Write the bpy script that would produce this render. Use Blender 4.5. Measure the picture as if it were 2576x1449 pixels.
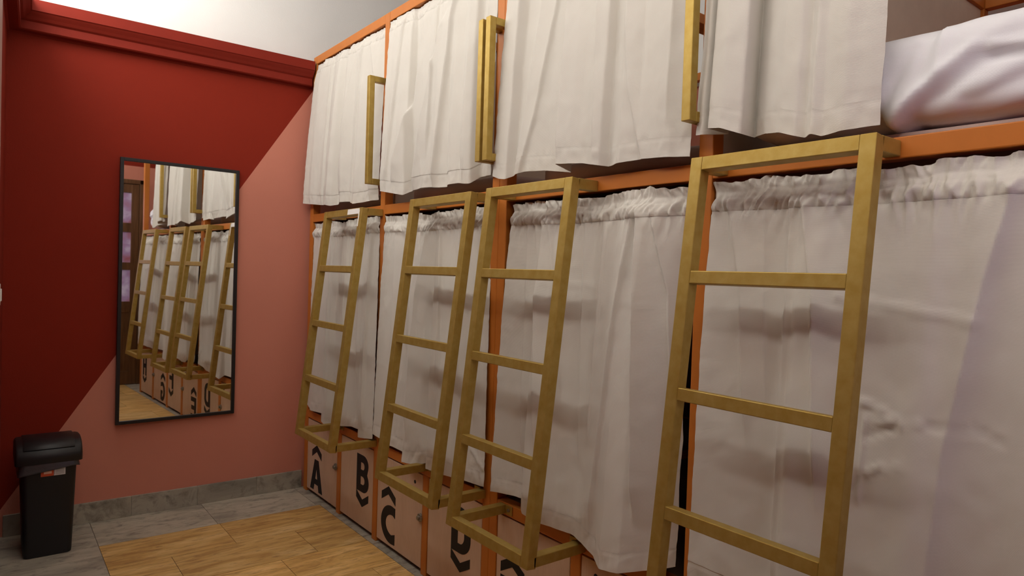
import bpy, bmesh, math, random
from mathutils import Vector, Matrix, noise

for o in list(bpy.data.objects):
    bpy.data.objects.remove(o, do_unlink=True)
scene = bpy.context.scene
COL = scene.collection

# ------------------------------------------------------------------ camera
YAW, PITCH, ROLL, FPX = 0.656937, -0.020440, 0.031527, 1712.09
cy_, sy_, cp_, sp_ = math.cos(YAW), math.sin(YAW), math.cos(PITCH), math.sin(PITCH)
fwd = Vector((sy_ * cp_, cy_ * cp_, sp_))
rgt = Vector((cy_, -sy_, 0))
upv = rgt.cross(fwd)
r2 = rgt * math.cos(ROLL) + upv * math.sin(ROLL)
u2 = upv * math.cos(ROLL) - rgt * math.sin(ROLL)
cam_data = bpy.data.cameras.new('camera')
cam = bpy.data.objects.new('camera', cam_data)
COL.objects.link(cam)
cam.matrix_world = Matrix(((r2.x, u2.x, -fwd.x, -1.6602), (r2.y, u2.y, -fwd.y, -4.3744),
                           (r2.z, u2.z, -fwd.z, 1.45), (0, 0, 0, 1)))
cam_data.sensor_width = 36.0
cam_data.lens = 36.0 * FPX / 2576.0
cam_data.clip_start = 0.02
scene.camera = cam

# ------------------------------------------------------------------ world, lights, exposure
world = bpy.data.worlds.new('room_air'); scene.world = world
world.use_nodes = True
world.node_tree.nodes['Background'].inputs[0].default_value = (1.0, 0.88, 0.75, 1)
world.node_tree.nodes['Background'].inputs[1].default_value = 0.08

def area(name, loc, direction, sx, sy, power, color):
    l = bpy.data.lights.new(name, 'AREA'); l.shape = 'RECTANGLE'; l.size = sx; l.size_y = sy
    l.energy = power; l.color = color
    o = bpy.data.objects.new(name, l); COL.objects.link(o)
    o.location = loc
    o.rotation_euler = Vector(direction).to_track_quat('-Z', 'Y').to_euler()
    return o
# warm strip lamps running along the top of the left-hand cornice, out of view above the picture; added fill lights follow
area('cornice_strip_lamp', (-1.585, -1.20, 2.95), (1, 0.0, 0.10), 2.2, 0.29, 16.8, (1.0, 0.995, 0.96))
area('cornice_strip_lamp_near', (-1.685, -3.50, 2.95), (1, 0.0, 0.10), 2.4, 0.29, 11.0, (1.0, 0.985, 0.94))
area('end_wall_fill', (-0.75, -4.70, 2.865), (0.25, 1, 0.05), 1.6, 0.11, 8, (1.0, 0.97, 0.90))  # unseen end-wall strip, added to fill shadows on the pillow and nearest curtain
area('bounce_fill_far', (-1.50, -0.75, 2.84), (0.12, 0.0, 1), 1.1, 0.08, 11, (1.0, 0.97, 0.92))  # unseen uplight added for a bright corner and soft fill from above
area('bounce_fill_near', (-1.56, -3.00, 2.84), (0.02, 0, 1), 2.8, 0.08, 16, (1.0, 0.95, 0.86))  # second added uplight, ceiling bounce softens the rung shadows
# cool violet daylight that comes in through the glazed door behind the camera
area('door_daylight', (-0.33, -4.70, 1.75), (0.25, 1, 0.0), 0.6, 1.2, 1.7, (0.76, 0.66, 1.0))
scene.view_settings.view_transform = 'Standard'
scene.view_settings.look = 'None'
scene.view_settings.exposure = 0.15
scene.view_settings.gamma = 1.0
scene.view_settings.use_curve_mapping = False

# ------------------------------------------------------------------ materials
def lin(r, g, b):
    f = lambda c: (c / 255 / 12.92) if c / 255 <= 0.04045 else ((c / 255 + 0.055) / 1.055) ** 2.4
    return (f(r), f(g), f(b), 1)

class NT:
    def __init__(s, name):
        s.m = bpy.data.materials.new(name); s.m.use_nodes = True
        s.t = s.m.node_tree; s.b = s.t.nodes['Principled BSDF']
    def n(s, typ, **kw):
        nd = s.t.nodes.new(typ)
        for k, v in kw.items(): setattr(nd, k, v)
        return nd
    def l(s, a, b): s.t.links.new(a, b)
    def coord(s, scale=(1, 1, 1)):
        c = s.n('ShaderNodeTexCoord'); mp = s.n('ShaderNodeMapping'); mp.inputs['Scale'].default_value = scale
        s.l(c.outputs['Object'], mp.inputs['Vector']); return mp.outputs[0]
    def noise(s, vec, scale, detail=4, rough=.55, dist=0):
        nd = s.n('ShaderNodeTexNoise'); nd.inputs['Scale'].default_value = scale; nd.inputs['Detail'].default_value = detail
        nd.inputs['Roughness'].default_value = rough; nd.inputs['Distortion'].default_value = dist
        s.l(vec, nd.inputs['Vector']); return nd.outputs['Fac']
    def ramp(s, fac, stops):
        r = s.n('ShaderNodeValToRGB'); e = r.color_ramp.elements
        e[0].position, e[0].color = stops[0]; e[1].position, e[1].color = stops[-1]
        for p, c in stops[1:-1]:
            x = e.new(p); x.color = c
        s.l(fac, r.inputs[0]); return r.outputs[0]
    def mix(s, fac, a, b, mode='MIX'):
        m = s.n('ShaderNodeMix', data_type='RGBA', blend_type=mode)
        for sock, v in ((m.inputs[0], fac), (m.inputs[6], a), (m.inputs[7], b)):
            if isinstance(v, (int, float, tuple)): sock.default_value = v
            else: s.l(v, sock)
        return m.outputs[2]
    def math(s, op, a, b):
        m = s.n('ShaderNodeMath', operation=op)
        for sock, v in ((m.inputs[0], a), (m.inputs[1], b)):
            if isinstance(v, (int, float)): sock.default_value = v
            else: s.l(v, sock)
        return m.outputs[0]
    def bump(s, h, strength, dist=0.002):
        b = s.n('ShaderNodeBump'); b.inputs['Strength'].default_value = strength; b.inputs['Distance'].default_value = dist
        s.l(h, b.inputs['Height']); s.l(b.outputs[0], s.b.inputs['Normal'])
    def set(s, color=None, rough=None, metal=None, spec=None):
        if color is not None:
            if isinstance(color, tuple): s.b.inputs['Base Color'].default_value = color
            else: s.l(color, s.b.inputs['Base Color'])
        if rough is not None: s.b.inputs['Roughness'].default_value = rough
        if metal is not None: s.b.inputs['Metallic'].default_value = metal
        if spec is not None: s.b.inputs['Specular IOR Level'].default_value = spec
        return s.m

RED = (0.240, 0.020, 0.008, 1)
PINK = (0.62, 0.235, 0.165, 1)
WHITE = (0.82, 0.81, 0.785, 1)

def wall_material(name, mode):
    t = NT(name); v = t.coord()
    sep = t.n('ShaderNodeSeparateXYZ'); t.l(v, sep.inputs[0])
    if mode == 'back':      # dark red above a diagonal, salmon pink below it, white above the cornice
        line = t.math('MULTIPLY_ADD', sep.outputs['X'], 1.533); line.node.inputs[2].default_value = 2.585
        f = t.math('GREATER_THAN', sep.outputs['Z'], line)
    elif mode == 'end':
        f = t.math('GREATER_THAN', sep.outputs['Z'], 2.585)
    elif mode == 'red':
        f = t.math('GREATER_THAN', sep.outputs['Z'], -1)
    else:
        f = t.math('GREATER_THAN', sep.outputs['Z'], 99)
    c = t.mix(f, PINK, RED)
    up = t.math('GREATER_THAN', sep.outputs['Z'], 2.765)
    c = t.mix(up, c, WHITE)
    n1 = t.noise(v, 2.2, 3)
    c = t.mix(0.10, c, t.ramp(n1, [(0.3, (.55, .55, .55, 1)), (0.7, (1, 1, 1, 1))]), 'MULTIPLY')
    m = t.set(c, 0.75, 0, 0.15)
    t.bump(t.math('ADD', t.noise(v, 130, 3), t.math('MULTIPLY', t.noise(v, 9, 3), 2.0)), 0.25, 0.0025)
    return m

def paint(name, col, rough, spec=.5, metal=0, var=.12, bump=.06, scale=14):
    t = NT(name); v = t.coord(); n1 = t.noise(v, scale, 4)
    c = t.mix(var, col, t.ramp(n1, [(0.3, (.45, .45, .45, 1)), (0.7, (1.0, 1.0, 1.0, 1))]), 'MULTIPLY')
    m = t.set(c, rough, metal, spec)
    if bump: t.bump(t.noise(v, 160, 3), bump, .001)
    return m

M = {}
M['wall_back'] = wall_material('two_tone_wall_paint', 'back')
M['wall_red'] = wall_material('red_wall_paint', 'red')
M['wall_end'] = wall_material('end_wall_paint', 'end')
M['wall_pink'] = wall_material('pink_wall_paint', 'pink')
M['ceiling'] = paint('white_ceiling_paint', WHITE, .85, .2)
M['cornice'] = paint('red_cornice_paint', (0.22, 0.018, 0.008, 1), .7, .2)
M['orange'] = paint('orange_steel_paint', (0.54, 0.170, 0.026, 1), .45, .3, 0, .12, .04)
M['gold'] = None
t = NT('gold_paint'); v = t.coord((1, 1, 1))
n1 = t.noise(v, 30, 4)
c = t.ramp(n1, [(0.3, (0.40, 0.26, 0.052, 1)), (0.7, (0.47, 0.33, 0.090, 1))])
M['gold'] = t.set(c, .50, .58, .35); t.bump(t.noise(v, 220, 2), .07, .001)
M['highlight_white'] = paint('painted_highlight_white', (0.92, 0.90, 0.86, 1), .3, .8, 0.0, .03, .0)  # near-white non-metal colour that paints in a bright highlight
M['bolt'] = paint('dull_bolt_steel', (0.30, 0.27, 0.22, 1), .45, .5, .8, .1, .05)
M['black_frame'] = paint('black_mirror_frame', (0.012, 0.010, 0.010, 1), .45, .4)
M['mirror'] = NT('mirror_silver').set((0.90, 0.91, 0.90, 1), .015, 1.0)
M['black'] = paint('black_letter_paint', (0.012, 0.011, 0.012, 1), .6, .3, 0, .1, .0)
M['hole'] = NT('dark_hole').set((0.006, 0.004, 0.004, 1), .9)

t = NT('pale_pink_plywood'); v = t.coord((1, 1, .35))
n1 = t.noise(v, 9, 5, .6, .4); n2 = t.noise(t.coord((1, 6, .7)), 30, 4)
c = t.ramp(n1, [(0.3, (0.58, 0.40, 0.285, 1)), (0.55, (0.65, 0.46, 0.33, 1)), (0.8, (0.69, 0.50, 0.37, 1))])
c = t.mix(.18, c, t.ramp(n2, [(.3, (.7, .62, .55, 1)), (.7, (1, 1, 1, 1))]), 'MULTIPLY')
M['ply'] = t.set(c, .55, 0, .3)

def cloth_material(name, col, wr=.5):
    t = NT(name); v = t.coord()
    weave = t.n('ShaderNodeTexWave', wave_type='BANDS', bands_direction='Z'); weave.inputs['Scale'].default_value = 180
    weave.inputs['Distortion'].default_value = 1.5; t.l(v, weave.inputs['Vector'])
    n1 = t.noise(v, 7, 4)
    c = t.mix(.10, col, t.ramp(n1, [(.3, (.75, .72, .7, 1)), (.7, (1, 1, 1, 1))]), 'MULTIPLY')
    m = t.set(c, .85, 0, .2)
    t.b.inputs['Sheen Weight'].default_value = .15
    h = t.math('ADD', t.math('MULTIPLY', weave.outputs['Fac'], .12), t.math('MULTIPLY', t.noise(t.coord((1, 1, .7)), 22, 4, .5, .6), wr * 2))
    t.bump(h, .35, .004)
    return m
M['curtain'] = cloth_material('off_white_curtain_cloth', (0.665, 0.630, 0.572, 1), .45)
M['sheet'] = cloth_material('white_bed_linen', (0.80, 0.79, 0.82, 1), .5)
M['mattress'] = cloth_material('dusty_pink_mattress_cover', (0.60, 0.45, 0.39, 1), .5)
M['cord'] = NT('curtain_rod_steel').set((0.5, 0.48, 0.45, 1), .4, .8)
M['board'] = paint('beige_partition_board', (0.78, 0.67, 0.55, 1), .65, .3)
M['dark_ply'] = paint('dark_bed_board', (0.22, 0.13, 0.07, 1), .7, .3)

t = NT('black_bin_plastic'); v = t.coord()
M['bin'] = t.set((0.010, 0.010, 0.011, 1), .42, 0, .45); t.bump(t.noise(v, 300, 2), .12, .0008)
t = NT('smoky_bag_plastic'); v = t.coord()
M['bag'] = t.set((0.045, 0.043, 0.048, 1), .28, 0, .6); t.bump(t.noise(v, 40, 3), .5, .004)
M['sticker_red'] = NT('sticker_red').set((0.62, 0.09, 0.03, 1), .4)
M['sticker_white'] = NT('sticker_white').set((0.75, 0.73, 0.72, 1), .4)
M['sticker_grey'] = NT('sticker_print').set((0.35, 0.34, 0.34, 1), .5)
M['sticker_pale'] = NT('sticker_pale_print').set((0.85, 0.55, 0.42, 1), .5)
M['wood'] = None
t = NT('brown_door_wood'); v = t.coord((14, 14, 1.2))
c = t.ramp(t.noise(v, 3, 5, .6, .5), [(.3, (0.09, 0.036, 0.012, 1)), (.7, (0.18, 0.08, 0.03, 1))])
M['wood'] = t.set(c, .4, 0, .4)
t = NT('violet_daylit_pane'); v = t.coord((1, 1, 1))
n1 = t.noise(v, 5, 3, .5, .4)
c = t.ramp(n1, [(.3, (0.30, 0.10, 0.12, 1)), (.5, (0.34, 0.22, 0.36, 1)), (.72, (0.62, 0.55, 0.66, 1))])
m = t.set(c, .15, 0, .5); t.l(c, t.b.inputs['Emission Color']); t.b.inputs['Emission Strength'].default_value = .22
M['pane'] = m
M['plastic_white'] = NT('white_switch_plastic').set((0.8, 0.78, 0.76, 1), .35)
M['casing'] = paint('taupe_casing_paint', (0.42, 0.27, 0.23, 1), .5, .4)

def tile_material(name, c0, c1, c2, dark, stretch, darkamt, rough):
    t = NT(name); v = t.coord(stretch)
    at = t.n('ShaderNodeAttribute', attribute_name='tile')
    off = t.n('ShaderNodeVectorMath', operation='ADD'); t.l(v, off.inputs[0])
    sc = t.n('ShaderNodeVectorMath', operation='SCALE'); t.l(at.outputs['Color'], sc.inputs[0]); sc.inputs['Scale'].default_value = 40.0
    t.l(sc.outputs[0], off.inputs[1]); v = off.outputs[0]
    n1 = t.noise(v, 3.0, 7, .62, .9)
    c = t.ramp(n1, [(.30, c0), (.5, c1), (.68, c2)])
    n2 = t.noise(v, 11, 6, .7, .6)
    k = t.ramp(n2, [(.50, (0, 0, 0, 1)), (.72, (darkamt, darkamt, darkamt, 1))])
    c = t.mix(k, c, dark)
    tint = t.ramp(at.outputs['Fac'], [(0, (.84, .84, .84, 1)), (1, (1.08, 1.05, 1.0, 1))])
    c = t.mix(1.0, c, tint, 'MULTIPLY')
    m = t.set(c, rough, 0, .35); t.bump(n2, .15, .003); return m
M['tan'] = tile_material('tan_travertine', (0.46, 0.245, 0.07, 1), (0.70, 0.44, 0.15, 1), (0.84, 0.58, 0.25, 1), (0.24, 0.11, 0.035, 1), (.8, 4.5, 1), .85, .42)
M['grey'] = tile_material('grey_stone_tile', (0.26, 0.24, 0.20, 1), (0.42, 0.38, 0.31, 1), (0.50, 0.46, 0.38, 1), (0.08, 0.07, 0.06, 1), (1, 2.2, 1), .75, .5)
M['grout'] = paint('dark_grout', (0.10, 0.085, 0.065, 1), .9, .1)

# ------------------------------------------------------------------ mesh helpers
def add_box(bm, x0, x1, y0, y1, z0, z1, mat=None, mi=0):
    vs = []
    for x in (x0, x1):
        for y in (y0, y1):
            for z in (z0, z1):
                p = Vector((x, y, z))
                vs.append(bm.verts.new(mat @ p if mat else p))
    fs = []
    for idx in ((0, 1, 3, 2), (4, 6, 7, 5), (0, 4, 5, 1), (2, 3, 7, 6), (0, 2, 6, 4), (1, 5, 7, 3)):
        f = bm.faces.new([vs[i] for i in idx]); f.material_index = mi; fs.append(f)
    return fs

def obj(name, bm, mats, parent=None, bevel=0, seg=2, smooth=False, solid=0):
    bmesh.ops.recalc_face_normals(bm, faces=bm.faces)
    me = bpy.data.meshes.new(name); bm.to_mesh(me); bm.free()
    for m in (mats if isinstance(mats, (list, tuple)) else [mats]): me.materials.append(m)
    o = bpy.data.objects.new(name, me); COL.objects.link(o)
    if parent: o.parent = parent
    if smooth:
        for p in me.polygons: p.use_smooth = True
    if solid:
        s = o.modifiers.new('thickness', 'SOLIDIFY'); s.thickness = solid; s.offset = 1; s.use_rim = name not in ('curtain', 'gathered_header', 'hem')
    if bevel:
        b = o.modifiers.new('soft_edges', 'BEVEL'); b.width = bevel; b.segments = seg; b.limit_method = 'ANGLE'
    return o

def box_obj(name, dims, mats, parent=None, bevel=.002, matrix=None):
    bm = bmesh.new(); add_box(bm, *dims, mat=matrix); return obj(name, bm, mats, parent, bevel)

def thing(name, label, cat, loc=(0, 0, 0), group=None, rz=0):
    o = bpy.data.objects.new(name, None); COL.objects.link(o); o.location = loc; o.rotation_euler = (0, 0, rz)
    o.empty_display_size = .05
    return tag(o, label, cat, group)

def tag(o, label, cat, group=None):
    o['label'] = label; o['category'] = cat
    if group: o['group'] = group
    return o

def struct(o):
    o['kind'] = 'structure'; return o

def cyl(bm, c, axis, r, h, n=24):
    z = Vector(axis).normalized(); x = z.orthogonal().normalized(); y = z.cross(x)
    a = [bm.verts.new(Vector(c) + (x * math.cos(k * 2 * math.pi / n) + y * math.sin(k * 2 * math.pi / n)) * r) for k in range(n)]
    b = [bm.verts.new(q.co + z * h) for q in a]
    bm.faces.new(a[::-1]); bm.faces.new(b)
    for k in range(n): bm.faces.new((a[k], a[(k + 1) % n], b[(k + 1) % n], b[k]))

# ------------------------------------------------------------------ the room
LWX, LWA = -1.597, math.atan(0.203 / 4.78)     # the left wall runs a little off square
CEIL = 3.45
def lwall_x(y): return LWX + 0.203 / 4.78 * y
def wall_obj(name, dims, m):
    return struct(box_obj(name, dims, m, bevel=0))
wall_obj('wall_back', (-2.0, 2.4, 0.0, 0.15, -.06, CEIL), M['wall_back'])
wall_obj('wall_right', (2.15, 2.4, -4.78, 0.0, -.06, CEIL), M['wall_pink'])
wall_obj('wall_front', (-2.0, 2.4, -4.93, -4.78, -.06, CEIL), M['wall_end'])
wall_obj('ceiling', (-2.0, 2.4, -4.93, 0.15, CEIL, CEIL + .1), M['ceiling'])
wl = wall_obj('wall_left', (-.15, 0, -5.0, .05, -.06, CEIL), M['wall_red'])
wl.location = (LWX, 0, 0); wl.rotation_euler = (0, 0, -LWA)

# floor: tan travertine field inside a grey stone border, 2 mm joints over grout
bm = bmesh.new()
lay = bm.loops.layers.float_color.new('tile')
rng = random.Random(4)
def tile(x0, x1, y0, y1, mi):
    fs = add_box(bm, x0 + .0012, x1 - .0012, y0 + .0012, y1 - .0012, -.02, 0, mi=mi)
    v_ = rng.random()
    for f in fs:
        for lp in f.loops: lp[lay] = (v_, v_, v_, 1)
add_box(bm, -1.95, 2.4, -4.9, .02, -.06, -.0025, mi=2)
y = -.40; row = 0
while y > -4.8:
    off = [0.0, .31, .12, .45][row % 4]
    xs = sorted({-1.195, -.03} | {x for x in [-.612 + off + k * .62 - .62 for k in range(4)] if -1.15 < x < -.08})
    for a, b in zip(xs, xs[1:]): tile(a, b, max(y - .33, -4.8), y, 0)
    y -= .33; row += 1
for a, b in ((-1.195, -.62), (-.62, -.05), (-.05, .5)): tile(a, b, -.40, .0, 1)
tile(-1.9, -1.195, -.18, .0, 1)
yy = -.18
while yy > -4.7:
    tile(-1.9, -1.195, yy - .36, yy, 1); yy -= .36
yy = -.40
while yy > -4.7:
    tile(-.03, .5, yy - .6, yy, 1); yy -= .6
fl = struct(obj('floor', bm, [M['tan'], M['grey'], M['grout']]))

# skirting tiles
def skirting(name, length, cuts, loc, rz):
    bm = bmesh.new(); lay2 = bm.loops.layers.float_color.new('tile')
    for a, b in zip(cuts, cuts[1:]):
        fs = add_box(bm, a + .0012, b - .0012, -.014, 0, 0, .113); q = rng.random() * .6
        for f in fs:
            for lp in f.loops: lp[lay2] = (q, q, q, 1)
    add_box(bm, cuts[0], cuts[-1], -.010, 0, 0, .110)
    o = struct(obj(name, bm, M['grey'], bevel=.0015)); o.location = loc; o.rotation_euler = (0, 0, rz); return o
skirting('baseboard_back', 1.6, [-1.582, -1.344, -.993, -.642, -.292, .0], (0, 0, 0), 0)
skirting('baseboard_left', 4.6, [-4.75 + .35 * k for k in range(14)][:14] + [-.016], (LWX, 0, 0), math.pi / 2 - LWA)
bpy.data.objects['baseboard_left'].scale = (1, -1, 1)

# cornice: top fascia, cove, bead; along the back wall and returning along the left wall
prof = [(0, 2.772), (.100, 2.772), (.100, 2.716), (.094, 2.712), (.088, 2.704), (.076, 2.690), (.066, 2.676), (.055, 2.668), (.055, 2.628),
        (.048, 2.622), (.010, 2.619), (0, 2.610)]
def cornice(name, path):
    bm = bmesh.new(); rows = []
    for pt in path:
        rows.append([bm.verts.new(pt(d, z)) for d, z in prof])
    for a, b in zip(rows, rows[1:]):
        for k in range(len(prof) - 1): bm.faces.new((a[k], a[k + 1], b[k + 1], b[k]))
    return struct(obj(name, bm, M['cornice']))
cornice('trim_1', [lambda d, z: (lwall_x(0) + d, -d, z), lambda d, z: (-.012, -d, z)])
cornice('trim_2', [lambda d, z: (lwall_x(-4.78) + d, -4.78, z), lambda d, z: (lwall_x(0) + d, -d, z)])

# painted casing and switch on the left wall (a sliver at the left edge of the picture)
o = struct(box_obj('trim_3', (0, .010, -1.8, -.88, .115, 2.61), M['casing'], bevel=.004))
o.location = (LWX, 0, 0); o.rotation_euler = (0, 0, -LWA)
sw = thing('light_switch', 'white light switch plate on the left wall, level with the mirror', 'light switch', (lwall_x(-.925) + .010, -.925, 1.30), rz=-LWA)
box_obj('switch_plate', (0, .008, -.04, .04, -.045, .045), M['plastic_white'], sw, .003)
box_obj('rocker', (.008, .013, -.018, .018, -.025, .025), M['plastic_white'], sw, .002)

# glazed door in the end wall behind the camera (seen in the mirror)
dr = bpy.data.objects.new('door_1', None); COL.objects.link(dr); dr.location = (-.33, -4.78, 0); struct(dr)
bm = bmesh.new()
add_box(bm, -.47, -.42, 0, .05, 0, 2.42); add_box(bm, .42, .47, 0, .05, 0, 2.42); add_box(bm, -.47, .47, 0, .05, 2.37, 2.42)
obj('door_frame', bm, M['wood'], dr, .004)
bm = bmesh.new()
for a, b in ((-.418, -.335), (-.04, .04), (.335, .418)): add_box(bm, a, b, .004, .04, .006, 2.365)
for a, b in ((2.262, 2.365), (1.80, 1.91), (1.355, 1.445), (.86, .985), (.006, .16)):
    add_box(bm, -.36, -.03, .005, .039, a, b); add_box(bm, .03, .36, .005, .039, a, b)
for s in (-1, 1): add_box(bm, s * .19 - .16, s * .19 + .16, .012, .030, .15, .87)
obj('door_leaf', bm, M['wood'], dr, .003)
for a, b in ((1.905, 2.266), (1.44, 1.805), (.98, 1.36)):
    for s in (-1, 1):
        box_obj('pane', (s * .1875 - .15, s * .1875 + .15, .016, .024, a, b), M['pane'], dr, 0)
bm = bmesh.new(); cyl(bm, (-.38, .04, 1.02), (0, 1, 0), .009, .05); add_box(bm, -.385, -.27, .078, .094, 1.012, 1.028)
obj('door_handle', bm, M['bolt'], dr, .002)

# ------------------------------------------------------------------ bunk bed frames
S = .05
POSTS = [-.0435, -1.0464, -2.0660, -2.1170, -3.1050, -4.1400]     # far edge of each front post
TOPZ, MID0, MID1, LOW0, LOW1 = 2.81, 1.7445, 1.7945, .4803, .5303
XB = 2.02
def frame(name, label, posts, dividers, handles):
    f = thing(name, label, 'bunk bed', (0, posts[0], 0), 'orange steel bunk frames')
    y_ = lambda v: v - posts[0]
    for p in posts:
        for x in (0, XB): box_obj('post', (x, x + S, y_(p - S), y_(p), 0, TOPZ), M['orange'], f, .003)
        for z0, z1 in ((LOW0, LOW1), (MID0, MID1), (TOPZ - S, TOPZ)):
            box_obj('side_rail', (S, XB, y_(p - S), y_(p), z0, z1), M['orange'], f, .003)
    for a, b in zip(posts, posts[1:]):
        for z0, z1 in ((LOW0, LOW1), (MID0, MID1), (TOPZ - S, TOPZ)):
            for x in (0.0, XB): box_obj('front_rail' if x == 0 else 'back_rail', (x + .0005, x + S, y_(b), y_(a - S), z0, z1), M['orange'], f, .003)
        box_obj('bed_board', (S, XB, y_(b), y_(a - S), MID1 - .022, MID1 - .004), M['dark_ply'], f, 0)
        box_obj('bed_board', (S, XB, y_(b), y_(a - S), LOW1 - .022, LOW1 - .004), M['dark_ply'], f, 0)
    for p in posts[1:2]:
        box_obj('partition', (S + .02, XB, y_(p - S / 2 - .009), y_(p - S / 2 + .009), MID1, TOPZ - S), M['board'], f, 0)
        box_obj('partition', (S + .02, XB, y_(p - S / 2 - .009), y_(p - S / 2 + .009), LOW1, MID0), M['board'], f, 0)
    for d in dividers:
        box_obj('divider_post', (0.0005, S, y_(d - S), y_(d), 0, LOW0), M['orange'], f, .003)
    for p, zt, zb in handles:
        bm = bmesh.new(); w = .030; yc = y_(p - S / 2); d = .1
        add_box(bm, -d, -d + w, yc - w / 2, yc + w / 2, zb, zt)
        add_box(bm, -d + w, 0.0, yc - w / 2, yc + w / 2, zt - w, zt)
        add_box(bm, -d + w, 0.0, yc - w / 2, yc + w / 2, zb, zb + w)
        h = obj('grab_handle', bm, M['gold'], f, .002); h['label'] = 'gold square-tube grab handle'
    return f
frame('bunk_bed_frame', 'orange steel bunk bed frame against the red and pink wall, over lockers A to D', POSTS[:3], [-.570, -1.571],
      [(POSTS[1], 2.462, 1.898), (POSTS[2], 2.470, 1.900)])
frame('bunk_bed_frame', 'orange steel bunk bed frame nearest the camera, with the open curtain and white pillow', POSTS[3:], [-2.612, -3.627],
      [(POSTS[3], 2.470, 1.900), (POSTS[4], 2.470, 1.900)])

# ------------------------------------------------------------------ ladders
LW = .0373; AT, AB = .1208, .2638; RU = (.2423, .4868, .7307)
def ladder(label, yl, yr, zt, zb, highlight=False, tab=True):
    L = thing('bunk_ladder', label, 'ladder', (-AB, yl, zb), 'gold bunk ladders')
    ox, oz = AB, -zb
    d = Vector((-(AB - AT), 0, -(zt - zb))); length = d.length; d.normalize()
    nb = Vector((-d.z, 0, d.x))                       # towards the bunk
    if nb.x < 0: nb = -nb
    O = Vector((-AT + ox, 0, zt + oz))
    mtx = Matrix(((nb.x, 0, d.x, O.x), (nb.y, 1, d.y, O.y), (nb.z, 0, d.z, O.z), (0, 0, 0, 1)))
    wy = yr - yl
    for a, b in ((0, -LW), (wy + LW, wy)):
        box_obj('stile', (0, LW, b, a, 0, length), M['gold'], L, .0022, mtx)
    box_obj('top_bar', (0.0004, LW, wy + LW, -LW, 0.0003, LW), M['gold'], L, .0022, mtx)
    box_obj('bottom_bar', (0.0004, LW, wy + LW, -LW, length - LW, length - .0003), M['gold'], L, .0022, mtx)
    for r in RU:
        box_obj('rung', (0.0008, LW, wy + LW, -LW, r * length, r * length + LW * .93), M['gold'], L, .0022, mtx)
    for a, b in ((0, -LW), (wy + LW, wy)):
        box_obj('top_bracket', (-AT + LW * .8 + ox, ox - .0005, b, a, zt - LW * 1.02 + oz, zt - .002 + oz), M['gold'], L, .0022)
        box_obj('bottom_bracket', (-AB + LW * .8 + ox, ox - .0005, b, a, .0006, LW * .98), M['gold'], L, .0022)
    for a, b in ((-LW, -LW - .042), (wy + LW + .042, wy + LW)):
        bm = bmesh.new(); add_box(bm, ox - .0045, ox - .0005, b, a, .000, .037)
        o_ = obj('mounting_tab', bm, M['gold'], L, .001)
        bm = bmesh.new(); cyl(bm, (ox - .0045, (a + b) / 2, .019), (-1, 0, 0), .008, .005, 6)
        obj('bolt', bm, M['bolt'], o_, .001)
    if highlight:
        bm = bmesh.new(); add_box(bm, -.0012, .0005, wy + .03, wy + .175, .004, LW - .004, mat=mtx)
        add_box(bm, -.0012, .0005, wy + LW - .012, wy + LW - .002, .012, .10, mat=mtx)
        p = obj('highlight_patch', bm, M['highlight_white'], L, .001); p['label'] = 'pale patch painted as a bright highlight'  # highlight on the top bar and stile, painted as a pale patch
    return L
ladder('gold ladder farthest away, over lockers A and B, with a painted highlight at its top', -.5798, -1.0825, 1.774, .5041, True)
ladder('gold ladder over lockers C and D, left of the two standing close together', -1.5874, -2.0879, 1.7793, .510)
ladder('gold ladder over locker E, right one of the two standing close together', -2.193, -2.6889, 1.782, .4895)
ladder('large gold ladder nearest the camera, below the half-open upper curtain', -3.1718, -3.6698, 1.7869, .4989)

# ------------------------------------------------------------------ lockers
def poly_mesh(loops, depth):
    """flat lettering: outline and holes -> thin solid mesh (local h, v plane)"""
    cu = bpy.data.curves.new('lettering', 'CURVE'); cu.dimensions = '2D'; cu.fill_mode = 'BOTH'; cu.extrude = depth / 2
    for lp in loops:
        sp = cu.splines.new('POLY'); sp.points.add(len(lp) - 1)
        for p, (h, v_) in zip(sp.points, lp): p.co = (h, v_, 0, 1)
        sp.use_cyclic_u = True
    tmp = bpy.data.objects.new('tmp', cu); COL.objects.link(tmp)
    dg = bpy.context.evaluated_depsgraph_get(); dg.update()
    me = bpy.data.meshes.new_from_object(tmp.evaluated_get(dg))
    bpy.data.objects.remove(tmp, do_unlink=True); bpy.data.curves.remove(cu)
    return me
def arc(cx, cy, rx, ry, a0, a1, n=14):
    return [(cx + rx * math.cos(math.radians(a0 + (a1 - a0) * k / n)), cy + ry * math.sin(math.radians(a0 + (a1 - a0) * k / n))) for k in range(n + 1)]
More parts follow.
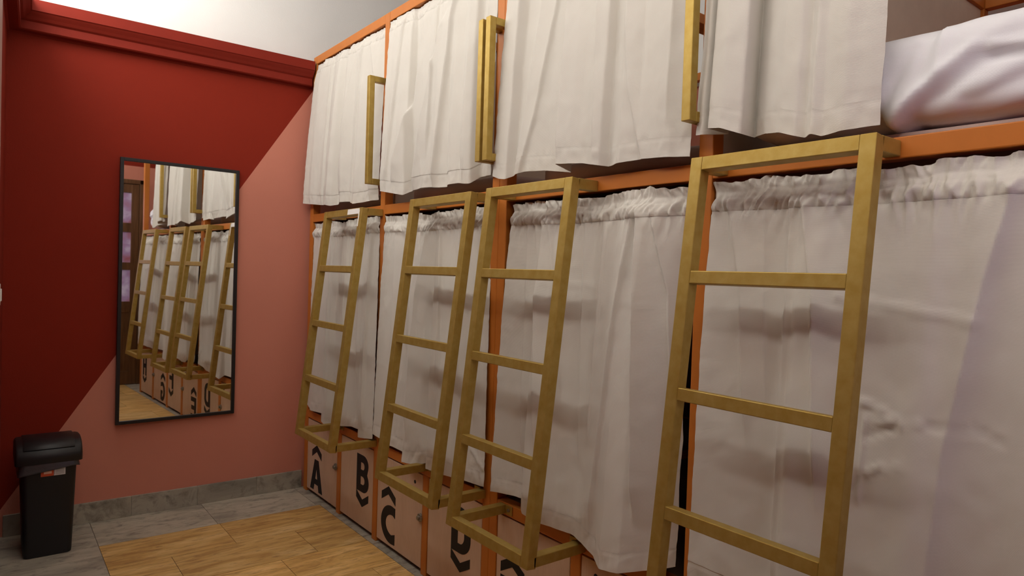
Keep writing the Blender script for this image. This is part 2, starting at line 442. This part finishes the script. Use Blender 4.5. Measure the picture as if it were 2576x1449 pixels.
def glyph(ch):      # in a box of half width .5, height 0..1
    if ch == 'A': return [[(-.5, 0), (-.16, 1), (.16, 1), (.5, 0), (.21, 0), (.15, .2), (-.15, .2), (-.21, 0)], [(-.09, .38), (.09, .38), (0, .72)]]
    if ch == 'B': return [[(-.5, 0)] + [(.05, 0)] + arc(.05, .29, .45, .29, -90, 40) + [(.36, .52)] + arc(.02, .75, .43, .25, -20, 90) + [(-.5, 1)],
                          [(-.16, .20)] + arc(.0, .31, .17, .11, -90, 90) + [(-.16, .42)], [(-.16, .60)] + arc(.0, .70, .14, .10, -90, 90) + [(-.16, .80)]]
    if ch == 'C': return [[(.5, .02), (.5, .30)] + arc(.30, .5, .46, .27, -85, -180, 8)[1:] + arc(.30, .5, .46, .27, 180, 85, 8) + [(.5, .72), (.5, .98)] + arc(.22, .5, .72, .5, 80, 280, 24)]
    if ch == 'D': return [[(-.5, 0)] + arc(-.02, .36, .52, .36, -90, 0) + arc(-.02, .64, .52, .36, 0, 90) + [(-.5, 1)], [(-.16, .2)] + arc(-.04, .38, .22, .18, -90, 0) + arc(-.04, .62, .22, .18, 0, 90) + [(-.16, .8)]]
    if ch in 'EF':
        p = [(-.5, 0), (-.5, 1), (.5, 1), (.5, .79), (-.15, .79), (-.15, .61), (.4, .61), (.4, .41), (-.15, .41)]
        return [p + ([(-.15, .21), (.5, .21), (.5, 0)] if ch == 'E' else [(-.15, 0)])]
    if ch == 'G': return [[(.5, .06), (.5, .54), (.06, .54), (.06, .38), (.20, .38), (.20, .22)] + arc(.12, .5, .28, .29, -80, -180, 6) + arc(.12, .5, .28, .29, 180, 70, 8) + [(.5, .72), (.5, .95)] + arc(.10, .5, .60, .5, 70, 290, 24)]
    if ch == 'H': return [[(-.5, 0), (-.5, 1), (-.16, 1), (-.16, .62), (.16, .62), (.16, 1), (.5, 1), (.5, 0), (.16, 0), (.16, .40), (-.16, .40), (-.16, 0)]]
CHEV = [(-.5, 0), (-.5, .5), (0, 1), (.5, .5), (.5, 0), (0, .5)]
LABELS = {'A': 'locker with black letter A under an arrow, at the far end by the pink wall', 'B': 'locker with black letter B and arrow pointing down, next to locker A',
          'C': 'locker with black letter C under an arrow pointing up, right of locker B', 'D': 'locker with black letter D and arrow pointing down, behind the third ladder',
          'E': 'locker E under the third ladder, only its arrow tip in view', 'F': 'locker F at the bottom edge of the picture, right of locker E',
          'G': 'locker G under the nearest ladder, seen only in the mirror', 'H': 'locker H at the camera end of the row, seen only in the mirror'}
def locker(ch, y0, y1, yc, up, latch):
    """y0 far edge, y1 near edge of the door, yc letter centre"""
    ym = (y0 + y1) / 2
    k = thing('locker', LABELS[ch], 'locker', (0, ym, 0), 'lettered lockers under the bunks')
    hw = (y0 - y1) / 2
    bm = bmesh.new()
    for dims in ((.024, .60, -hw, -hw + .015, .02, .468), (.024, .60, hw - .015, hw, .02, .468), (.024, .60, -hw, hw, .02, .035), (.024, .60, -hw, hw, .455, .468), (.59, .60, -hw, hw, .02, .468)):
        add_box(bm, *dims)
    obj('body', bm, M['dark_ply'], k)
    dv = box_obj('door', (.003, .021, -hw + .003, hw - .003, .024, .473), M['ply'], k, .0012)
    def plate(name, loops, w, h, zc, mirror_v=False):
        me = poly_mesh([[(a * w, (1 - b if mirror_v else b) * h) for a, b in lp] for lp in loops], .0012)
        me.materials.append(M['black'])
        o = bpy.data.objects.new(name, me); COL.objects.link(o); o.parent = dv
        o.matrix_local = Matrix(((0, 0, -1, .0023), (-1, 0, 0, yc - ym), (0, 1, 0, zc), (0, 0, 0, 1)))
        return o
    w = {'A': .195}.get(ch, .152)
    if up:
        plate('letter', glyph(ch), w, .196, .040); plate('arrow', [CHEV], .152, .084, .246)
    else:
        plate('letter', glyph(ch), w, .205, .213); plate('arrow', [CHEV], .152, .084, .130, True)
    side = -1 if latch else 1
    bm = bmesh.new(); cyl(bm, (.0032, side * (hw - .075), .424), (-1, 0, 0), .009, .0012, 20)
    obj('finger_hole', bm, M['hole'], dv)
    if latch:
        bm = bmesh.new(); yl_ = -hw + .012
        cyl(bm, (.003, yl_, .268), (-1, 0, 0), .021, .010, 8); cyl(bm, (-.007, yl_, .268), (-1, 0, 0), .011, .010, 12)
        add_box(bm, -.010, -.006, yl_ - .030, yl_, .259, .277)
        obj('latch', bm, M['bolt'], dv, .0015)
    return k
locker('A', -.0955, -.568, -.255, True, True)
locker('B', -.622, -1.0445, -.916, False, False)
locker('C', -1.0985, -1.569, -1.226, True, True)
locker('D', -1.623, -2.064, -1.906, False, False)
locker('E', -2.169, -2.610, -2.278, True, True)
locker('F', -2.664, -3.103, -2.99, False, False)
locker('G', -3.157, -3.625, -3.275, True, True)
locker('H', -3.679, -4.138, -3.99, False, False)

# ------------------------------------------------------------------ bedding on the upper bunks
def lumpy(name, cx, cy, cz, hx, hy, hz, npow, seed, amp, m, parent=None, res=.02, creases=()):
    """soft cushion: a finely gridded box pushed onto a rounded-box surface, with lumps, wrinkles and pulled creases"""
    bm = bmesh.new()
    h = (hx, hy, hz); cnt = [max(4, int(2 * q / res)) for q in h]
    for ax in range(3):
        u, v_ = (ax + 1) % 3, (ax + 2) % 3
        for sgn in (-1, 1):
            g = []
            for i in range(cnt[u] + 1):
                row = []
                for j in range(cnt[v_] + 1):
                    p = [0, 0, 0]; p[ax] = sgn * h[ax]; p[u] = (-1 + 2 * i / cnt[u]) * h[u]; p[v_] = (-1 + 2 * j / cnt[v_]) * h[v_]
                    k = sum(abs(p[q] / h[q]) ** npow for q in range(3)) ** (1 / npow)
                    P = Vector(p) / k
                    nrm = Vector([math.copysign(abs(P[q] / h[q]) ** (npow - 1) / h[q], P[q]) for q in range(3)]).normalized()
                    a = amp * (noise.noise(Vector((P.x * 4 + seed, P.y * 4, P.z * 5))) + .6 * noise.noise(Vector((P.x * 9, P.y * 9 + seed, P.z * 11)))
                               + .55 * (.5 - 2 * abs(noise.noise(Vector((P.x * 6, P.y * 6 + P.z * 9, seed + P.z * 3))))))
                    for (y1, z1, y2, z2, hh, w) in creases:
                        if P.x < hx * .2:
                            dx, dz = y2 - y1, z2 - z1; t_ = max(0, min(1, ((P.y + cy - y1) * dx + (P.z + cz - z1) * dz) / (dx * dx + dz * dz)))
                            dd = math.hypot(P.y + cy - y1 - t_ * dx, P.z + cz - z1 - t_ * dz)
                            a += hh * math.exp(-(dd / w) ** 2) * (1 - .5 * t_)
                    row.append(bm.verts.new(Vector((cx, cy, cz)) + P + nrm * a))
                g.append(row)
            for r0, r1 in zip(g, g[1:]):
                for j in range(cnt[v_]): bm.faces.new((r0[j], r1[j], r1[j + 1], r0[j + 1]))
    bmesh.ops.remove_doubles(bm, verts=bm.verts, dist=1e-5)
    return obj(name, bm, m, parent, smooth=True)
BAYS = [(-.0955, -1.0445), (-1.0985, -2.064), (-2.169, -3.103), (-3.157, -4.138)]
BAYL = ['the bay by the mirror wall', 'the bay over locker C', 'the bay over locker E', 'the bay with the half-open curtain']
for (a, b), lab in zip(BAYS, BAYL):
    hy = (a - b) / 2 - .045
    hz = .016 if a < -3 else .049            # the nearest bunk has only a thin pad under its thick pillow
    o = lumpy('mattress', 1.02, (a + b) / 2, 1.794 + hz, .94, hy, hz, 9, a * 3, .002, M['mattress'], res=.05)
    tag(o, 'dusty pink mattress on the upper bunk in ' + lab, 'mattress', 'upper bunk mattresses')
pil = lumpy('pillow', .235, -3.655, 1.943, .22, .468, .117, 4.2, 7.3, .012, M['sheet'], res=.010,
            creases=[(-3.63, 1.85, -3.80, 1.975, .020, .015), (-3.67, 1.84, -3.82, 1.94, -.014, .020), (-3.60, 1.84, -3.68, 2.0, -.012, .012), (-3.715, 2.03, -3.70, 1.93, -.014, .016),
                     (-3.735, 2.03, -3.73, 1.94, .010, .014), (-3.84, 1.965, -4.0, 1.950, .012, .012), (-3.84, 1.945, -4.0, 1.930, -.012, .012), (-3.61, 1.98, -3.615, 1.86, .008, .008), (-3.79, 1.86, -3.95, 1.90, -.012, .02)])
tag(pil, 'plump white pillow on the upper bunk beside the half-open curtain', 'pillow')

# ------------------------------------------------------------------ curtains
def smooth_path(knots, n, sig):
    """piecewise-linear through knots (tuples), resampled to n columns and softened"""
    acc = [0]
    for a, b in zip(knots, knots[1:]):
        acc.append(acc[-1] + max(.004, math.hypot(b[0] - a[0], b[2] - a[2])))
    tot = acc[-1]; out = []
    for i in range(n):
        s = tot * i / (n - 1); k = 0
        while k < len(acc) - 2 and acc[k + 1] < s: k += 1
        t_ = (s - acc[k]) / (acc[k + 1] - acc[k])
        out.append([knots[k][j] + (knots[k + 1][j] - knots[k][j]) * t_ for j in range(3)])
    w = max(1, int(sig / tot * n)); res = []
    for i in range(n):
        sw_, v_ = 0, [0, 0, 0]
        for q in range(-2 * w, 2 * w + 1):
            ii = min(max(i + q, 0), n - 1)
            if i + q < 0 or i + q > n - 1: continue
            g = math.exp(-.5 * (q / w) ** 2); sw_ += g
            for j in range(3): v_[j] += out[ii][j] * g
        res.append([a / sw_ for a in v_])
    return res, tot

def N(*a): return noise.noise(Vector(a))
def curtain(label, group, y0, y1, ztop, knots, seed, header=.09, frill=.028, crinkle=.008, x0=.012, hem=.055, sig=.010,
            amp=.006, creases=(), belly=0.0, edge=0.0, topfold=.35, follow=1.0, gpow=.75, sag=.0, pleats=()):
    n = int(abs(knots[-1][0] - knots[0][0]) * 250) + 60
    bot, tot = smooth_path(knots, n, sig)
    yb0, yb1 = bot[0][0], bot[-1][0]
    hh = .0
    ztot = ztop - sum(b[1] for b in bot) / n
    vs = [k / 24 * header for k in range(25)]
    m_ = 90
    vs += [header + (ztot - header - hem) * k / m_ for k in range(1, m_ + 1)]
    vs += [ztot - hem + hem * k / 10 for k in range(1, 11)]
    ia, ib = 24, 24 + m_
    xm = sum(b[2] for b in bot) / n
    grid = []
    for r, v_ in enumerate(vs):
        vv = v_ / ztot; g = max(0.0, min(1, (v_ - header * .55) / (ztot - header * .55))) ** gpow
        row = []
        for i in range(n):
            u = i / (n - 1); yb, zb, xb = bot[i]
            yt = y0 + (y1 - y0) * (follow * (yb - yb0) / (yb1 - yb0) + (1 - follow) * u)
            y = yt * (1 - g) + yb * g
            zt = ztop - sag * math.sin(math.pi * u)
            z = zt - (zt - zb) * vv
            xt = x0 + topfold * (xb - xm)
            x = xt * (1 - g) + xb * g - belly * math.sin(math.pi * vv) 
            if edge: x += edge * math.exp(-min(u, 1 - u) / .05) * math.sin(math.pi * vv)
            # soft vertical folds
            body = max(0.0, min(1, (v_ - header * .6) / .10))
            k1 = N(u * tot * 11 + .25 * vv, vv * .5, seed) + .6 * N(u * tot * 24 + .2 * vv, vv * .8, seed + 5)
            x += amp * k1 * body * (1 - .25 * vv)
            # small wrinkles
            x += .0022 * N(y * 14 + z * 4, z * 12, seed + 9) * body + .0012 * N(y * 34, z * 26, seed + 11) * body
            ew = math.exp(-min(u, 1 - u) * tot / .05)
            x += ew * .0022 * N(y * 8, z * 42, seed + 3) * body
            y += ew * .0035 * N(3.1 if u < .5 else 8.2, z * 9, seed) * body
            # gathered header: frill, cord pinch, crinkles fading below the seam
            if v_ < header + .16:
                s = u * tot
                wv = .012 * N(s * 9, v_ * 20, seed + 50)
                rd = lambda a: 1 - 3.2 * abs(a)
                cr = .9 * rd(N((s + wv) * 26 + v_ * 22 * N(s * 5, 3.3, seed), v_ * 8, seed + 20)) + .55 * rd(N((s + wv) * 52 + v_ * 45 * N(s * 6, 7.7, seed), v_ * 13, seed + 23)) + .25 * N(s * 120, v_ * 60, seed + 29)
                if v_ <= frill:
                    a = .45 + .75 * (1 - v_ / frill)
                elif v_ <= header:
                    q = (v_ - frill) / (header - frill); a = .45 + .9 * math.sin(math.pi * min(1, q * .75))
                else:
                    a = .55 * math.exp(-(v_ - header) / .045)
                x -= crinkle * a * cr * .8
                if v_ < header: x -= crinkle * .6 * math.sin(math.pi * max(0, (v_ - frill) / (header - frill))) if v_ > frill else 0
                z += (1 - min(1, v_ / header)) * 1.1 * crinkle * (N(s * 11, 1.3, seed + 31) + .55 * N(s * 38, 2.2, seed + 37))
            # stitched lines of header and hem
            x += .0016 * math.exp(-((v_ - header) / .003) ** 2)
            dh = v_ - (ztot - hem)
            x += .0014 * math.exp(-((dh - .004) / .003) ** 2)
            if dh > -.03: x += .0022 * N(u * tot * 45, dh * 30, seed + 41) * min(1, (dh + .03) / .03)
            for line, h, w in pleats:
                if z > line[0][1] + .06 or z < line[-1][1] - .12: continue
                k = 0
                while k < len(line) - 2 and z < line[k + 1][1]: k += 1
                (ya, za), (yb_, zb_) = line[k], line[k + 1]
                sd = ya + (yb_ - ya) * (z - za) / (zb_ - za) - y
                if w < 0: sd = -sd
                f = math.exp(-sd / abs(w)) if sd > 0 else math.exp(sd / (abs(w) * .13))
                f *= min(1, (line[0][1] + .06 - z) / .08) * min(1, (z - line[-1][1] + .12) / .12)
                x -= 1.35 * h * f
            for (ya, za, yc_, zc_, h, w) in creases:
                dx, dz = yc_ - ya, zc_ - za; t_ = max(0, min(1, ((y - ya) * dx + (z - za) * dz) / (dx * dx + dz * dz)))
                dd = math.hypot(y - ya - t_ * dx, z - za - t_ * dz)
                if dd < 3 * w: x -= h * math.exp(-(dd / w) ** 2)
            row.append((x, y, z))
        grid.append(row)
    def part(name, r0, r1, parent):
        bm = bmesh.new(); base = Vector((0, 0, 0))
        vv_ = [[bm.verts.new(Vector(p)) for p in grid[r]] for r in range(r0, r1 + 1)]
        for a, b in zip(vv_, vv_[1:]):
            for i in range(n - 1): bm.faces.new((a[i], a[i + 1], b[i + 1], b[i]))
        return obj(name, bm, M['curtain'], parent, smooth=True, solid=.0012)
    c = part('curtain', ia, ib, None); tag(c, label, 'curtain', group)
    part('gathered_header', 0, ia, c); part('hem', ib, len(vs) - 1, c)
    bm = bmesh.new(); cyl(bm, (x0 + .026, max(y0, y1) + .004, ztop - frill - .004), (0, -1, 0), .004, abs(y1 - y0) + .008, 10)
    obj('curtain_rod', bm, M['cord'], c, smooth=True)
    return c
UG, LG = 'off-white curtains on the upper bunks', 'off-white curtains on the lower bunks'
HU = dict(header=.055, frill=.012, crinkle=.0045, hem=.060, amp=.007)
curtain('short off-white curtain on the upper bunk beside the red wall', UG, -.100, -1.040, 2.752,
        [(-.052, 1.863, -.052), (-.13, 1.855, -.035), (-.21, 1.848, -.065), (-.32, 1.838, -.030), (-.42, 1.832, -.060), (-.50, 1.821, -.052), (-.53, 1.830, -.015), (-.62, 1.836, -.050),
         (-.70, 1.836, -.018), (-.80, 1.814, -.050), (-.88, 1.820, -.022), (-.96, 1.823, -.02), (-1.045, 1.824, -.006)], 1.7, gpow=.6, pleats=[([(-.89, 2.70), (-.965, 2.5), (-.97, 1.9)], .020, .05), ([(-.71, 2.7), (-.66, 2.5), (-.58, 2.0)], .014, .05), ([(-.79, 2.70), (-.77, 2.3), (-.75, 1.9)], .012, -.04), ([(-.50, 2.7), (-.46, 1.9)], .012, .04), ([(-.36, 2.72), (-.33, 1.9)], .013, -.05), ([(-.22, 2.72), (-.19, 1.9)], .012, .04), ([(-.60, 2.72), (-.62, 2.3)], .009, .03)], **HU)
curtain('off-white upper curtain with deep slanting folds, left of the pair of grab handles', UG, -1.104, -2.058, 2.752,
        [(-1.150, 1.858, -.060), (-1.28, 1.838, -.060), (-1.385, 1.821, -.055), (-1.405, 1.845, .004), (-1.52, 1.847, -.030), (-1.61, 1.844, -.018), (-1.68, 1.834, -.050),
         (-1.757, 1.832, -.028), (-1.80, 1.838, -.052), (-1.86, 1.841, -.030), (-1.93, 1.830, -.055), (-1.965, 1.828, -.050), (-1.982, 1.860, .0), (-2.05, 1.857, -.018), (-2.085, 1.856, -.022)], 4.2,
        gpow=.6, pleats=[([(-1.77, 2.70), (-1.72, 2.33), (-1.68, 1.9)], .022, -.07), ([(-1.47, 2.68), (-1.44, 2.42), (-1.30, 1.98)], .018, .06), ([(-1.68, 2.6), (-1.52, 2.15), (-1.43, 1.9)], .020, .06), ([(-1.90, 2.66), (-1.92, 2.42), (-1.90, 1.95)], .016, .05), ([(-1.28, 2.72), (-1.25, 2.3), (-1.22, 1.95)], .013, -.04), ([(-1.60, 2.70), (-1.62, 2.4), (-1.58, 2.1)], .012, -.04), ([(-2.0, 2.7), (-1.99, 2.2)], .010, .03)], **HU)
curtain('wide off-white upper curtain with two straight pleats, above the third ladder', UG, -2.172, -3.100, 2.752,
        [(-2.138, 1.842, -.050), (-2.19, 1.826, -.055), (-2.230, 1.821, -.058), (-2.250, 1.838, -.02), (-2.29, 1.850, -.010), (-2.40, 1.845, .002), (-2.545, 1.824, .012), (-2.535, 1.846, -.064),
         (-2.66, 1.837, -.055), (-2.750, 1.819, -.050), (-2.762, 1.818, -.018), (-2.83, 1.820, -.050), (-2.90, 1.824, -.030), (-3.03, 1.816, -.048), (-3.098, 1.811, -.030)], 8.6, sig=.005, topfold=.9, gpow=.6, pleats=[([(-2.47, 2.72), (-2.34, 2.05), (-2.29, 1.9)], .010, -.04), ([(-2.38, 2.72), (-2.31, 2.25), (-2.26, 1.88)], .010, .04), ([(-2.515, 2.72), (-2.54, 1.9)], .010, .04), ([(-2.69, 2.72), (-2.72, 1.86)], .014, .05), ([(-2.78, 2.7), (-2.86, 2.05), (-2.91, 1.86)], .010, .07), ([(-3.03, 2.6), (-3.02, 2.0)], .008, -.06)], **HU)
curtain('off-white upper curtain pushed half open, bunched in thick pleats beside the white pillow', UG, -3.160, -3.640, 2.752,
        [(-3.128, 1.866, -.050), (-3.158, 1.862, -.064), (-3.196, 1.870, .018), (-3.186, 1.874, -.072), (-3.236, 1.866, -.088), (-3.290, 1.845, -.070), (-3.272, 1.850, .022), (-3.33, 1.846, -.020),
         (-3.39, 1.837, -.052), (-3.44, 1.819, -.058), (-3.46, 1.814, -.040), (-3.482, 1.819, -.058), (-3.504, 1.811, -.045), (-3.56, 1.816, -.056), (-3.636, 1.822, -.030)], 12.4, sig=.004, topfold=.9, gpow=.6, **HU)
HL = dict(header=.088, frill=.030, crinkle=.011, sag=.006, hem=.060, amp=.006)
curtain('long off-white curtain on the lower bunk behind the farthest ladder', LG, -.100, -1.042, 1.735,
        [(-.098, .566, -.006), (-.20, .545, -.026), (-.42, .560, -.014), (-.432, .523, -.052), (-.51, .518, -.056), (-.55, .525, -.030), (-.66, .536, -.034), (-.80, .560, -.014), (-.90, .562, -.020),
         (-.94, .557, -.030), (-.955, .535, -.055), (-1.03, .545, -.052), (-1.098, .552, -.030)], 21.3, gpow=.55, pleats=[([(-.61, 1.66), (-.59, 1.3)], .012, .03), ([(-.67, 1.66), (-.66, 1.2)], .010, -.03), ([(-1.0, 1.66), (-1.0, 1.4), (-1.01, .7)], .016, -.05), ([(-.32, 1.66), (-.30, 1.0)], .010, .04), ([(-.46, 1.66), (-.47, .8)], .010, -.04), ([(-.86, 1.65), (-.85, .9)], .010, .05)], **HL)
curtain('long off-white lower curtain behind the gold ladder over lockers C and D', LG, -1.104, -2.058, 1.735,
        [(-1.108, .585, -.040), (-1.2, .572, -.030), (-1.27, .556, -.025), (-1.44, .550, -.014), (-1.45, .520, -.052), (-1.53, .530, -.058), (-1.60, .541, -.042), (-1.655, .560, -.014), (-1.672, .540, -.046),
         (-1.80, .547, -.044), (-1.95, .555, -.024), (-2.07, .563, -.020), (-2.102, .566, -.018)], 25.9, gpow=.55,
        creases=[(-2.0, .70, -2.09, .64, .006, .008), (-2.05, .72, -2.07, .60, .004, .007), (-2.0, .64, -2.09, .67, .003, .006)], pleats=[([(-1.24, 1.67), (-1.26, 1.35), (-1.27, .8)], .014, .04), ([(-1.57, 1.67), (-1.52, 1.36), (-1.49, .75)], .016, .05), ([(-1.69, 1.66), (-1.72, 1.35), (-1.73, .9)], .013, -.04), ([(-1.84, 1.66), (-1.86, 1.1)], .010, .04), ([(-1.38, 1.66), (-1.40, 1.1)], .010, -.04), ([(-1.98, 1.65), (-2.0, .9)], .009, .04)], **HL)
curtain('long off-white lower curtain over locker E, bulging out at its lower right', LG, -2.200, -3.096, 1.733,
        [(-2.160, .566, -.034), (-2.215, .572, -.020), (-2.36, .585, -.002), (-2.372, .560, -.040), (-2.388, .545, -.046), (-2.48, .540, -.046), (-2.65, .549, -.036), (-2.72, .546, -.052), (-2.80, .535, -.078),
         (-2.85, .515, -.100), (-2.93, .530, -.098), (-2.99, .550, -.056), (-3.05, .570, -.015), (-3.075, .58, .004)], 33.1, sig=.006, topfold=.6, gpow=.5,
        creases=[(-2.42, 1.42, -2.72, 1.42, .002, .006), (-2.86, 1.37, -3.02, 1.36, .002, .006)], pleats=[([(-2.30, 1.66), (-2.32, .97), (-2.33, .8)], .013, .03), ([(-2.34, 1.65), (-2.40, 1.3), (-2.43, .9)], .010, .03), ([(-2.45, 1.64), (-2.50, 1.45), (-2.55, 1.1)], .010, -.04), ([(-2.90, 1.67), (-2.85, 1.33), (-2.78, .7)], .015, -.05), ([(-2.92, 1.64), (-2.94, 1.29), (-2.96, .8)], .020, .05), ([(-2.97, 1.63), (-3.03, 1.40), (-3.05, 1.1)], .012, .03), ([(-2.64, 1.64), (-2.67, .9)], .009, .05), ([(-2.75, 1.64), (-2.74, 1.0)], .008, -.04)], **HL)
curtain('long off-white lower curtain nearest the camera, with a star of creases beside the ladder', LG, -3.160, -4.132, 1.735,
        [(-3.140, .575, -.036), (-3.3, .566, -.022), (-3.42, .562, -.018), (-3.445, .56, -.050), (-3.6, .560, -.046), (-3.72, .556, -.050), (-3.8, .552, -.028), (-3.90, .552, -.034), (-4.0, .558, -.070), (-4.13, .560, -.030)], 41.7, gpow=.5,
        creases=[(-3.63, 1.178, -3.717, 1.146, 0.0063, 0.005), (-3.635, 1.136, -3.717, 1.143, 0.0063, 0.005),
                 (-3.635, 1.099, -3.717, 1.143, -0.0063, 0.006), (-3.717, 1.143, -3.763, 1.15, 0.0054, 0.004), (-3.763, 1.15, -3.846, 1.156, -0.0045, 0.005), (-3.846, 1.156, -3.9, 1.135, -0.0045, 0.005),
                 (-3.614, 0.972, -3.633, 1.008, -0.0054, 0.005), (-3.633, 1.008, -3.672, 1.035, 0.0063, 0.005), (-3.672, 1.035, -3.73, 1.055, 0.0036, 0.004), (-3.63, 1.178, -3.6, 1.165, 0.0054, 0.005),
                 (-3.633, 1.14, -3.628, 0.95, 0.0045, 0.006), (-3.55, 1.42, -3.85, 1.38, 0.0054, 0.008)], pleats=[([(-3.41, 1.68), (-3.412, 1.4), (-3.41, .7)], .018, .06), ([(-3.45, 1.64), (-3.49, 1.43), (-3.52, 1.0)], .012, .04), ([(-3.22, 1.65), (-3.27, 1.45), (-3.30, 1.1)], .010, .05), ([(-3.33, 1.64), (-3.36, 1.2)], .008, -.06), ([(-3.90, 1.66), (-3.86, 1.48), (-3.80, 1.1), (-3.78, .8)], .028, -.14), ([(-4.0, 1.66), (-3.98, .8)], .012, .05)], **HL)

# ------------------------------------------------------------------ mirror
mr = thing('wall_mirror', 'tall rectangular mirror in a thin black frame on the red and pink wall', 'mirror', (-.764, -.013, 1.2838), rz=.035)
W2, H2, FW = .3216, .7477, .018
bm = bmesh.new()
for a in ((-W2, -W2 + FW, -.022, 0, -H2, H2), (W2 - FW, W2, -.022, 0, -H2, H2), (-W2 + FW, W2 - FW, -.022, 0, -H2, -H2 + FW), (-W2 + FW, W2 - FW, -.022, 0, H2 - FW, H2)):
    add_box(bm, *a)
obj('frame', bm, M['black_frame'], mr, .0015)
box_obj('mirror_glass', (-W2 + FW - .002, W2 - FW + .002, -.012, -.006, -H2 + FW - .002, H2 - FW + .002), M['mirror'], mr, 0)

# ------------------------------------------------------------------ waste bin
bn = thing('waste_bin', 'black plastic swing-lid waste bin with a red and white sticker on the floor', 'bin', (-1.41, -.275, 0))
def ring(bm, hx, hy, r, z, cx=0, cy=0, n=8):
    out = []
    for k, (sx, sy) in enumerate(((1, 1), (-1, 1), (-1, -1), (1, -1))):
        for j in range(n + 1):
            a = math.radians(90 * k + 90 * j / n)
            out.append(bm.verts.new((cx + sx * (hx - r) + r * math.cos(a), cy + sy * (hy - r) + r * math.sin(a), z)))
    return out
def loft(bm, rings, cap0=True, cap1=False):
    for a, b in zip(rings, rings[1:]):
        for k in range(len(a)): bm.faces.new((a[k], a[(k + 1) % len(a)], b[(k + 1) % len(a)], b[k]))
    if cap0: bm.faces.new(rings[0][::-1])
    if cap1: bm.faces.new(rings[-1])
bm = bmesh.new()
loft(bm, [ring(bm, .092, .118, .02, 0), ring(bm, .098, .124, .022, .004), ring(bm, .100, .126, .024, .02), ring(bm, .114, .139, .026, .455), ring(bm, .116, .141, .026, .470), ring(bm, .112, .137, .024, .470), ring(bm, .097, .123, .022, .02)], True, True)
obj('body', bm, M['bin'], bn, smooth=True).modifiers.new('edges', 'EDGE_SPLIT').split_angle = .7
# liner skirt hanging out under the lid
bm = bmesh.new(); rings = []
per = len(ring(bmesh.new(), .1, .1, .02, 0))
for k in range(8):
    z = .472 - .062 * k / 7
    rg = ring(bm, .1175 + .001 * k, .1425 + .001 * k, .027, z)
    for i, v_ in enumerate(rg):
        q = .5 + .5 * N(v_.co.x * 14 + 3, v_.co.y * 14, 2.2)
        drop = (.45 + .9 * q) * (1.25 if v_.co.x < -.02 else .75)
        v_.co.z = .472 - .062 * k / 7 * drop
        d_ = .0045 * (N(v_.co.x * 45, v_.co.y * 45 + v_.co.z * 30, 5.5) + .6) * k / 7
        v_.co.x += math.copysign(d_, v_.co.x); v_.co.y += math.copysign(d_, v_.co.y)
    rings.append(rg)
loft(bm, rings, False, False)
obj('bin_liner', bm, M['bag'], bn, smooth=True, solid=.0008)
# lid: overhanging rim with a rounded hood running side to side
LP = [(-.150, .462), (-.153, .485), (-.151, .505), (-.140, .525), (-.118, .543), (-.085, .556), (-.045, .563), (0, .566), (.045, .563), (.085, .556), (.118, .543), (.140, .525), (.151, .505), (.153, .485), (.150, .462)]
def hood(name, x0, x1, sc, dz, m, rnd):
    bm = bmesh.new(); rws = []
    for x, k in ((x0, 1 - rnd * 1.0), (x0 + .006, 1 - rnd * .25), (x0 + .014, 1.0), (x1 - .014, 1.0), (x1 - .006, 1 - rnd * .25), (x1, 1 - rnd * 1.0)):
        rws.append([bm.verts.new((x, yv * sc * k, .462 + (zv - .462) * sc * k + dz)) for yv, zv in LP])
    for a, b in zip(rws, rws[1:]):
        for j in range(len(LP) - 1): bm.faces.new((a[j], a[j + 1], b[j + 1], b[j]))
        bm.faces.new((a[-1], a[0], b[0], b[-1]))
    bm.faces.new(rws[0]); bm.faces.new(rws[-1][::-1])
    o = obj(name, bm, m, bn, smooth=True); o.modifiers.new('edges', 'EDGE_SPLIT').split_angle = .6; return o
ld = hood('lid', -.137, .137, 1.0, 0, M['bin'], .10)
bm = bmesh.new()
fp = [(yv * .985, zv + .0035) for yv, zv in LP if abs(yv) < .1405 and zv > .52]
a_ = [bm.verts.new((-.105, y_, z_)) for y_, z_ in fp]; b_ = [bm.verts.new((.105, y_, z_)) for y_, z_ in fp]
for j in range(len(fp) - 1): bm.faces.new((a_[j], a_[j + 1], b_[j + 1], b_[j]))
f_ = obj('swing_flap', bm, M['bin'], ld, smooth=True, solid=.004); f_.modifiers.new('b', 'BEVEL').width = .0015
st = bpy.data.objects.new('sticker', None); COL.objects.link(st); st.parent = bn
tilt = Matrix.Translation((0, -.1395, .40)) @ Matrix.Rotation(math.atan(.013 / .435), 4, 'X')
def flat(name, x0, x1, z0, z1, m, d=0.0):
    bm = bmesh.new(); add_box(bm, x0, x1, -.0012 - d, .0008, z0, z1, mat=tilt); obj(name, bm, m, st)
flat('red_field', -.034, .018, -.002, .034, M['sticker_red']); flat('white_field', .019, .066, -.002, .034, M['sticker_white'])
flat('print', -.022, .010, .010, .022, M['sticker_pale'], .0004)
bm = bmesh.new()
for k in range(4): add_box(bm, .026, .060, -.0016, .0, .004 + .007 * k, .007 + .007 * k, mat=tilt)
add_box(bm, .0205, .0225, -.0016, 0, .002, .030, mat=tilt)
obj('small_print', bm, M['sticker_grey'], st)
